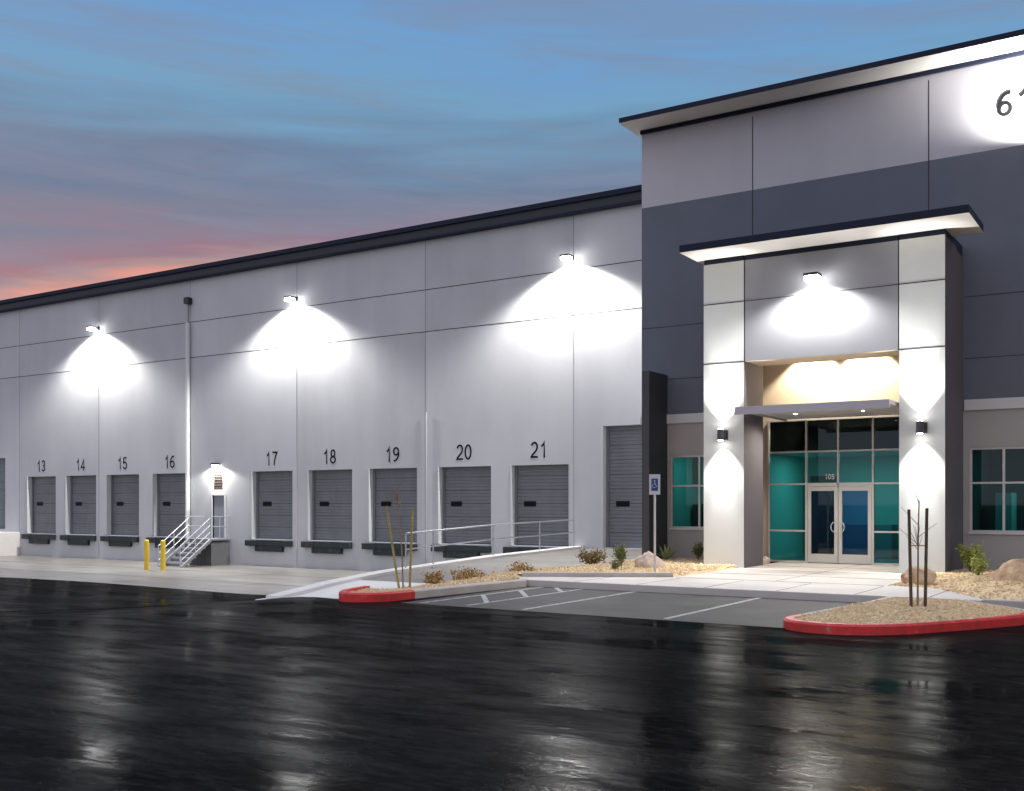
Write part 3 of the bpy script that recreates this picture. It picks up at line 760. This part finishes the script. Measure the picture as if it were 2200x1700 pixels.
# rooms
def room(x0,x1,y0,y1,z0,z1,wm):
    mb = MB(); mb.closed=False
    mb.face([(x0,y1,z0),(x1,y1,z0),(x1,y1,z1),(x0,y1,z1)],wm); mb.face([(x0,y0,z0),(x0,y1,z0),(x0,y1,z1),(x0,y0,z1)],wm)
    mb.face([(x1,y0,z0),(x1,y0,z1),(x1,y1,z1),(x1,y1,z0)],wm); mb.face([(x0,y0,z0),(x1,y0,z0),(x1,y1,z0),(x0,y1,z0)],M_INTF)
    mb.face([(x0,y0,z1),(x0,y1,z1),(x1,y1,z1),(x1,y0,z1)],wm); return mb
mb = room(-10.5,-6.0,YG+.16,34.5,.0,3.22,M_INT)
mb.box(-10.2,-9.5,33.9,34.4,0,2.6,M_INTD); mb.box(-9.0,-7.5,33.2,34.0,0,1.05,M_INTF); mb.box(-7.2,-6.4,34.2,34.45,0,2.1,M_INTD)
part(mb,'lobby')
mb = room(-10.5,-6.0,YG+.16,34.5,3.24,6.2,M_INT); part(mb,'lobby_ceiling_void')
mb = room(-13.6,-11.0,YF+.16,33.0,.0,3.4,M_INT); mb.box(-12.62,-12.36,29.9,29.92,2.3,3.3,M_BLIND); mb.box(-13.5,-12.7,32,32.6,0,1.7,M_INTD); mb.box(-12.0,-11.1,31,31.8,0,1.2,M_INTD); part(mb,'office_room')
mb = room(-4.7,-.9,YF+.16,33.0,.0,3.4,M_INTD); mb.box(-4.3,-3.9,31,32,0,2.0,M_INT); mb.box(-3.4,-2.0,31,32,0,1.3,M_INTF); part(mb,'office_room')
def area(name, parent, loc, size, e, col):
    l = bpy.data.lights.new(name,'AREA'); l.shape='RECTANGLE'; l.size=size[0]; l.size_y=size[1]; l.energy=e; l.color=col
    o = bpy.data.objects.new(name,l); COL.objects.link(o); o.location=loc; adopt(o,parent); return o
area('ceiling_light',B,(-8.2,32.0,3.18),(3.2,1.6),60,(1,.98,.92))
area('ceiling_light',B,(-12.3,31.0,3.36),(1.2,1.2),17,(1,.98,.92))
area('ceiling_light',B,(-2.8,31.0,3.36),(1.2,1.2),30,(1,.98,.92))
o = text_obj('street_number','61',.64,M_DIGIT,None,(-3.62,YF-.001,11.58),depth=.02,stroke=.125,gap=.12); adopt(o,B)

# ------------------------------------------------------------------ light fixtures
def spot(name, parent, loc, rot, energy, size, blend, rad, col):
    l = bpy.data.lights.new(name,'SPOT'); l.energy=energy; l.spot_size=R(size); l.spot_blend=blend; l.shadow_soft_size=rad; l.color=col
    o = bpy.data.objects.new(name,l); COL.objects.link(o); o.parent=parent; o.location=loc; o.rotation_euler=rot; return o
COOL = (1,.975,.93)
def batwing(o, k0, k1):
    # photometric spread of a forward-and-sideways wall pack: stronger to the sides than straight down
    l = o.data; l.use_nodes = True; t = l.node_tree; em = t.nodes['Emission']
    co = t.nodes.new('ShaderNodeTexCoord'); sx = t.nodes.new('ShaderNodeSeparateXYZ'); t.links.new(co.outputs['Normal'], sx.inputs[0])
    m1 = t.nodes.new('ShaderNodeMath'); m1.operation = 'MULTIPLY'; t.links.new(sx.outputs[0], m1.inputs[0]); t.links.new(sx.outputs[0], m1.inputs[1])
    m2 = t.nodes.new('ShaderNodeMath'); m2.operation = 'MULTIPLY_ADD'; t.links.new(m1.outputs[0], m2.inputs[0]); m2.inputs[1].default_value = k1; m2.inputs[2].default_value = k0
    t.links.new(m2.outputs[0], em.inputs['Strength'])
def wall_pack(x, y, z, label, e=4300, group='floodlights on the dock wall', off=.46, throw=1.0, fill=1.0, cone=140):
    r = empty('wall_lamp', (x, y, z)); tag(r, label, 'wall lamp', group)
    mb = MB()
    mb.prism([(-.19,-off-.16),(.19,-off-.16),(.19,-off+.18),(-.19,-off+.18)], .03, .10, M_BRONZE)
    h = mb.build('housing', bevel=.015, parent=r)
    mb = MB(); mb.box(-.03,.03,-off+.18,-.03,.04,.09,M_BRONZE); mb.box(-.07,.07,-.04,-.003,-.02,.15,M_BRONZE); mb.build('arm', parent=r)
    mb = MB(); mb.prism([(-.17,-off-.14),(.17,-off-.14),(.17,-off+.16),(-.17,-off+.16)], -.10, .028, M_LENS); mb.build('lens', bevel=.02, parent=r)
    L_ = (0,-off,-.14)
    batwing(spot('down_beam', r, L_, (R(14),0,0), e*fill, cone, .5, .08, COOL), .90, 1.5)
    spot('wide_beam', r, L_, (R(4),0,0), e*.16, 158, .5, .08, COOL)
    spot('throw_beam', r, L_, (R(-48),0,0), e*.5*throw, 92, .7, .08, COOL)
    return r
wall_pack(-46.75,YD,10.62,'blazing wall lamp above dock doors 14 and 15, the farthest one')
wall_pack(-32.9,YD,10.66,'blazing wall lamp above dock doors 17 and 18')
wall_pack(-19.0,YD,10.70,'blazing wall lamp above dock door 21, nearest the entrance block')
wall_pack(-7.87,YC,7.40,'bright square floodlight on the grey beam over the entrance portal', e=620, group=None, off=.4, throw=5.2, fill=1.0, cone=150)
# up-facing floodlight by the street number
r = empty('uplight', (-2.95,YF,10.95)); tag(r,'bright floodlight washing the wall below the street number','wall lamp')
mb = MB(); mb.box(-.2,.2,-.75,-.4,-.12,-.02,M_BRONZE); mb.box(-.05,.05,-.4,-.004,-.1,-.03,M_BRONZE); mb.build('housing',parent=r,bevel=.01)
mb = MB(); mb.box(-.16,.16,-.72,-.43,-.018,.0,M_LENS); mb.build('lens',parent=r)
spot('beam', r, (0,-.58,.04), (R(135),0,0), 1000, 150, .7, .08, COOL)
spot('side_beam', r, (0,-.58,.04), (R(150),R(30),0), 900, 120, .8, .08, COOL); spot('side_beam', r, (0,-.58,.04), (R(150),R(-30),0), 900, 120, .8, .08, COOL)
# man door lamp
r = empty('door_lamp', (-37.95,YD,3.50)); tag(r,'small dark wall lamp over the door at the top of the steel stairs','wall lamp')
mb = MB(); mb.prism([(-.16,-.30),(.16,-.30),(.16,-.004),(-.16,-.004)],0,.10,M_BRONZE); mb.build('housing',parent=r,bevel=.01)
mb = MB(); mb.box(-.12,.12,-.27,-.06,-.03,-.002,M_LENS); mb.build('lens',parent=r)
spot('beam', r, (0,-.24,-.05), (R(14),0,0), 420, 158, .3, .06, (1,.98,.88))
# sconces
def sconce(x, label):
    r = empty('column_sconce',(x,YC,3.54)); tag(r,label,'wall lamp','up and down sconces on the entrance columns')
    mb = MB(); mb.tube((0,-.22,-.15),(0,-.22,.15),.085,M_FIXG,n=20); mb.box(-.07,.07,-.15,-.004,-.09,.09,M_FIXG); mb.box(-.13,.13,-.03,-.002,-.13,.13,M_FIXG)
    mb.build('housing',parent=r)
    for s_ in (1,-1):
        mb = MB(); mb.tube((0,-.22,s_*.152),(0,-.22,s_*.158),.07,M_LENS,n=16); mb.build('lens',parent=r)
        spot('beam', r, (0,-.22,s_*.17), (R(180-6) if s_>0 else R(6),0,0), 470, 84, .7, .04, COOL)
        spot('core', r, (0,-.22,s_*.17), (R(180-3) if s_>0 else R(3),0,0), 900 if s_>0 else 520, 34, .95, .04, COOL)
sconce(-10.375,'up and down cylinder sconce on the left entrance column')
sconce(-5.333,'up and down cylinder sconce on the right entrance column behind the stakes')
# recess downlights
for x,lab in ((-8.96,'recessed downlight over the left half of the entry canopy'),(-7.44,'recessed downlight over the right half of the entry canopy')):
    r = empty('downlight',(x,YG-.35,6.33)); tag(r,lab,'ceiling light','recessed downlights in the entry recess')
    mb = MB(); mb.tube((0,0,-.004),(0,0,.015),.10,M_FIXG,n=20); mb.build('trim_ring',parent=r)
    mb = MB(); mb.tube((0,0,-.012),(0,0,-.006),.075,M_LENS,n=20); mb.build('lens',parent=r)
    spot('beam', r, (0,0,-.03), (R(6),0,0), 1100, 104, .35, .05, (1,.88,.70))
# added fill lights with tiny discs under the canopy, brighten the entry paving
for x in (-8.9,-7.1):
    l = spot('canopy_fill_light', None, (x,28.2,4.12), (R(-15),0,0), 420, 140, .8, .08, (1,.9,.76)); adopt(l,B)
    mb = MB(); mb.tube((x,28.2,4.142),(x,28.2,4.148),.035,M_LENS,n=16); part(mb,'canopy_fill_disc')

# ------------------------------------------------------------------ railing, stairs, bollards
rl = empty('pipe_railing',(-18.72,24,0)); tag(rl,'thin galvanised pipe railing climbing along the ramp curb','railing')
def rz_(y): return interp(RP,y)+.04
py = [23.6,24.9,28.1,31.0,33.4]
def localtube(mb,a,b,r,m,off=(-18.72,24,0),**k): mb.tube([a[i]-off[i] for i in range(3)],[b[i]-off[i] for i in range(3)],r,m,**k)
for y in py:
    mb = MB(); localtube(mb,(-18.72,y,rz_(y)-.02),(-18.72,y,rz_(y)+.98),.024,M_GALV); mb.build('post',parent=rl)
for h in (.98,.52):
    mb = MB(); ys_ = [py[0]+i*(py[-1]-py[0])/12 for i in range(13)]
    for a,b_ in zip(ys_,ys_[1:]): localtube(mb,(-18.72,a,rz_(a)+h),(-18.72,b_,rz_(b_)+h),.022,M_GALV)
    mb.build('rail',parent=rl)

st = empty('steel_stairs',(-37.8,31.8,-1.1)); tag(st,'grey steel stairs with pipe handrails and a landing under the small door','stairs')
O = (-37.8,31.8,-1.1)
def sb(mb,x0,x1,y0,y1,z0,z1,m): mb.box(x0-O[0],x1-O[0],y0-O[1],y1-O[1],z0-O[2],z1-O[2],m)
mb = MB(); sb(mb,-38.8,-37.08,32.6,YD-.01,FL-.08,FL-.01,M_STEELP); mb.build('landing',parent=st,bevel=.005)
mb = MB(); sb(mb,-38.6,-37.14,32.7,YD-.01,-1.25,FL-.16,mat('block_base_grey',(.13,.13,.135),.7,.15,4)); mb.build('landing_base',parent=st)
mb = MB(); sb(mb,-38.78,-38.70,32.6,32.68,-1.2,FL-.08,M_STEELP); mb.build('leg',parent=st)
for i in range(6):
    z = FL-.2*(i+1); y = 32.6-.265*(i+1)
    mb = MB(); sb(mb,-38.5,-37.12,y,y+.29,z-.04,z,M_GALV); sb(mb,-38.5,-37.12,y+.27,y+.275,z,z+.13,M_STEELP); mb.build('tread',parent=st)
for x in (-38.53,-37.09):
    mb = MB(); a = (x-O[0],32.6-O[1],FL-.06-O[2]); c = (x-O[0],30.95-O[1],-1.12-O[2]); mb.tube(a,c,.085,M_STEELP,n=4); mb.build('stringer',parent=st)
    mb = MB()
    for h in (.95,.62,.30):
        mb.tube((x-O[0],32.6-O[1],FL+h-O[2]),(x-O[0],30.9-O[1],-1.13+h-O[2]),.024,M_GALV)
    for t in (0,.5,1):
        yy = 32.6-1.7*t; zz = FL-1.24*t; mb.tube((x-O[0],yy-O[1],zz-O[2]),(x-O[0],yy-O[1],zz+.95-O[2]),.024,M_GALV)
    mb.build('handrail',parent=st)
pts = [(-38.53,32.6),(-38.78,32.62),(-38.78,33.7)]; pts2 = [(-37.09,32.6),(-37.09,33.15),(-37.09,33.7)]
for P in (pts,pts2):
    mb = MB()
    for (a,b_),(c,d_) in zip(P,P[1:]):
        for h in (1.0,.55): mb.tube((a-O[0],b_-O[1],FL+h-O[2]),(c-O[0],d_-O[1],FL+h-O[2]),.024,M_GALV)
    for a,b_ in P: mb.tube((a-O[0],b_-O[1],FL-O[2]-.05),(a-O[0],b_-O[1],FL+1.0-O[2]),.026,M_GALV)
    mb.build('guard_rail',parent=st)

for x,y,lab in ((-36.6,28.75,'yellow bollard at the foot of the stairs, the one farther from the railing'),(-35.75,28.9,'yellow bollard at the foot of the stairs, the one nearer the stair treads')):
    z = zg(x,y); mb = MB(); mb.tube((0,0,-.1),(0,0,1.2),.10,M_YEL,n=20)
    for i in range(4):
        a0 = i/4*math.pi/2; a1 = (i+1)/4*math.pi/2
        mb.tube((0,0,1.2+.07*math.sin(a0)),(0,0,1.2+.07*math.sin(a1)),.10*math.cos(a0),M_YEL,r2=max(.003,.10*math.cos(a1)),n=20,cap=False)
    o = mb.build('bollard',loc=(x,y,z)); tag(o,lab,'bollard','yellow bollards before the stairs')

# ------------------------------------------------------------------ parking sign
sg = empty('parking_sign',(-10.6,22.85,0)); tag(sg,'small white and blue wheelchair parking sign on a thin steel post','sign')
mb = MB(); mb.tube((0,0,-.1),(0,0,2.36),.028,mat('sign_post_steel',(.55,.52,.50),.5),n=8); mb.build('post',parent=sg)
RZ = R(20)
def rbox(mb,x0,x1,y0,y1,z0,z1,m): mb.box(x0,x1,y0,y1,z0,z1,m)
mb = MB(); mb.box(-.13,.13,-.045,-.038,1.92,2.40,M_SIGN); p_ = mb.build('sign_panel',parent=sg,bevel=.003); p_.rotation_euler=(0,0,RZ)
mb = MB(); mb.box(-.078,.078,-.052,-.047,2.01,2.30,M_SBLUE); q_ = mb.build('symbol_field',parent=p_)
mb = MB()   # wheelchair symbol
y=-.055
mb.tube((0.0,y-.002,2.25),(0.0,y,2.25),.016,M_SIGN,n=12)
for a,b_ in (((0,2.235),(.005,2.15)),((.005,2.15),(.035,2.15)),((.035,2.15),(.05,2.10)),((.0,2.20),(.03,2.195))): mb.tube((a[0],y,a[1]),(b_[0],y,b_[1]),.006,M_SIGN,n=6)
P = [( -.012+.042*math.cos(t), 2.125+.042*math.sin(t)) for t in [R(100+i*20) for i in range(12)]]
for a,b_ in zip(P,P[1:]): mb.tube((a[0],y,a[1]),(b_[0],y,b_[1]),.005,M_SIGN,n=6)
mb.build('wheelchair_symbol',parent=p_)

# ------------------------------------------------------------------ boulders, plants, saplings
from mathutils import noise
def boulder(x,y,z,sx,sy,sz,m,lab,seed):
    bm = bmesh.new(); bmesh.ops.create_icosphere(bm,subdivisions=4,radius=1)
    for v in bm.verts:
        p = v.co.copy(); q = p+Vector((seed*7.1,seed*3.3,seed))
        d = 1+.28*noise.noise(q*1.1)+.17*noise.noise(q*2.6)+.08*noise.noise(q*6)+.03*noise.noise(q*15)
        c = p*d
        for k_ in range(5):
            nrm = Vector((math.sin(seed+k_*2.1),math.cos(seed*1.7+k_*1.3),.5*math.sin(k_*3+seed))).normalized()
            t = c.dot(nrm)-.78
            if t > 0: c -= nrm*t*.95
        v.co = Vector((c.x*sx,c.y*sy,max(c.z,-.35)*sz))
    me = bpy.data.meshes.new('boulder'); bm.to_mesh(me); bm.free(); me.materials.append(m)
    me.polygons.foreach_set('use_smooth',[True]*len(me.polygons))
    o = bpy.data.objects.new('boulder',me); COL.objects.link(o); o.location=(x,y,z); tag(o,lab,'boulder','landscape boulders in the gravel beds')
boulder(-2.75,23.8,.14,.60,.5,.42,M_ROCK,'large tan boulder beside the right office windows',2.3)
boulder(-4.75,23.45,.06,.36,.3,.30,M_ROCK,'squat brown rock behind the stakes of the right island',5.1)
boulder(-11.55,24.6,.12,.42,.34,.34,M_ROCKW,'pale pinkish boulder behind the wheelchair parking sign',8.7)
boulder(-10.0,28.9,.05,.16,.14,.16,M_ROCKW,'small pale stone against the left entrance column',3.9)
boulder(-.9,22.6,.12,.5,.4,.35,M_ROCK,'low tan boulder at the right end of the gravel bed',6.2)

def shrub(name,x,y,z,r,h,n,m,lab,size=.05,cat='shrub',group=None):
    root = empty(name,(x,y,z)); tag(root,lab,cat,group)
    mb = MB(); mb.closed=False; st_ = MB(); k_ = mb.mi(m); tips = []
    for i in range(14):
        a = random.random()*6.28; rr = r*math.sqrt(random.random())*.85; hh = h*random.uniform(.55,1)
        t = Vector((math.cos(a)*rr,math.sin(a)*rr,hh)); mid = Vector((t.x*.4,t.y*.4,hh*.55)); tips.append((mid,t))
        st_.tube((0,0,-.03),mid,.008,M_TWIG,r2=.005,n=5); st_.tube(mid,t,.005,M_TWIG,r2=.002,n=5)
    for i in range(n):
        mid,t = random.choice(tips); c = mid.lerp(t,random.uniform(-.3,1.05))+Vector([random.gauss(0,r*.16) for _ in range(3)])
        c.z = max(.02,c.z); d = Vector([random.gauss(0,1) for _ in range(3)]).normalized(); u = d.orthogonal().normalized(); s_ = size*random.uniform(.6,1.3); w_ = d.cross(u)
        mb.face([c-u*s_*.35,c+d*s_*.5-w_*.0,c+u*s_*.35,c-d*s_*.5],m)
    mb.build('foliage',parent=root); st_.build('stems',parent=root)
shrub('shrub',-14.1,26.2,.0,.5,.32,900,M_LEAFB,'dry brown low shrub in the bed left of the pilaster',.07,group='shrubs in the gravel beds')
shrub('shrub',-12.75,25.4,.05,.34,.55,500,M_LEAF,'dark olive shrub between dry shrub and pale boulder',.07,group='shrubs in the gravel beds')
shrub('shrub',-11.9,23.3,.05,.22,.25,260,M_LEAF,'tiny green shrub in gravel by the parking sign post',.05,group='shrubs in the gravel beds')
shrub('shrub',-11.9,28.6,.05,.24,.55,420,M_LEAF,'upright olive shrub below the left office window',.06,group='shrubs in the gravel beds')
shrub('shrub',-4.35,27.3,.08,.40,.62,700,M_LEAFY,'yellow green shrub beside the right entrance column',.08,group='shrubs in the gravel beds')
shrub('shrub',-3.9,25.6,.08,.25,.4,360,M_LEAFY,'small yellow green shrub left of the large tan boulder',.06,group='shrubs in the gravel beds')
shrub('shrub',-1.9,21.3,.05,.34,.28,420,M_LEAFB,'low golden ground shrub in front of the large boulder',.05,group='shrubs in the gravel beds')
shrub('shrub',-13.7,19.6,-.03,.55,.13,700,M_LEAFG,'dry golden shrub in the left strip behind the staked sapling',.06,group='shrubs in the gravel beds')
shrub('shrub',-13.6,21.6,.0,.45,.15,600,M_LEAFG,'sprawling dry shrub at the start of the planter kerb',.06,group='shrubs in the gravel beds')
shrub('shrub',-14.05,18.7,-.08,.35,.22,500,M_LEAFG,'dry tuft beside the white ramp, left of the staked sapling',.06,group='shrubs in the gravel beds')
root = empty('agave',(-12.75,28.3,.06)); tag(root,'pale green agave rosette at the foot of the charcoal pilaster','plant')
for i in range(20):
    a = i*2.4; tilt = .25+.9*(i/20); ln = .60-.12*(i/20)
    mb = MB(); mb.closed=False; pr=None
    for s_ in range(7):
        t = s_/6; rad = ln*t; zz = rad*math.cos(tilt)*(1.05-.25*t); rr = rad*math.sin(tilt)*(1-.1*t); w_ = .055*(1-t)**.6*(1 if s_ else .8)+.002
        c = Vector((math.cos(a)*rr,math.sin(a)*rr,zz)); sd = Vector((-math.sin(a),math.cos(a),0))*w_; mid = c-Vector((math.cos(a)*.02,math.sin(a)*.02,.015))
        cur = (c-sd,mid,c+sd)
        if pr: mb.face([pr[0],pr[1],cur[1],cur[0]],M_AGAVE); mb.face([pr[1],pr[2],cur[2],cur[1]],M_AGAVE)
        pr = cur
    mb.build('leaf',parent=root,smooth=True)

def sapling(x,y,z,stakes,trunk,mst,lab,tieh,twigs):
    r = empty('staked_sapling',(x,y,z)); tag(r,lab,'young tree','staked saplings in the gravel')
    for (ax,ay,bx,by,h) in stakes:
        mb = MB(); mb.tube((ax,ay,-.1),(bx,by,h),.026,mst,r2=.024,n=10); mb.build('stake',parent=r)
    mb = MB(); P = [Vector(p) for p in trunk]
    for i,(a,b_) in enumerate(zip(P,P[1:])): mb.tube(a,b_,.018-.003*i,M_TWIG,r2=.015-.003*i,n=8)
    random.seed(int(abs(x)*10))
    for i in range(twigs):
        t = random.uniform(.45,1); k_ = min(len(P)-2,int(t*(len(P)-1))); f = t*(len(P)-1)-k_; s_ = P[k_].lerp(P[k_+1],f)
        d = Vector((random.gauss(0,.5),random.gauss(0,.5),1)).normalized()*random.uniform(.15,.4); mb.tube(s_,s_+d,.007,M_TWIG,r2=.003,n=5)
    mb.build('trunk',parent=r)
    mb = MB(); s0,s1 = stakes[0],stakes[1]
    f = tieh/s0[4]; a = Vector((s0[0]+(s0[2]-s0[0])*f,s0[1]+(s0[3]-s0[1])*f,tieh)); f = tieh/s1[4]; c = Vector((s1[0]+(s1[2]-s1[0])*f,s1[1]+(s1[3]-s1[1])*f,tieh))
    mb.tube(a,c,.008,M_TWIG,n=6); mb.build('tie',parent=r)
# image right direction in the ground plane
rx, ry_ = .842, .539
def off(d): return (rx*d, ry_*d)
sapling(-3.6,17.7,.03,[(*off(-.10),*off(-.14),1.58),(*off(.12),*off(.15),1.60)],[(0,0,-.05),(.005,.003,.6),(*off(.01),1.2),(*off(.025),1.72)],M_STAKE,'bare sapling between two dark stakes in the right gravel island',1.0,12)
sapling(-14.05,17.62,-.05,[(*off(-.08),*off(-.36),1.70),(*off(.14),*off(.20),1.68)],[(0,0,-.05),(*off(-.02),.6),(*off(-.06),1.2),(*off(-.10),1.72),(*off(-.16),1.95)],M_STAKEG,'thin sapling between two leaning greenish stakes in the left gravel strip',1.12,24)
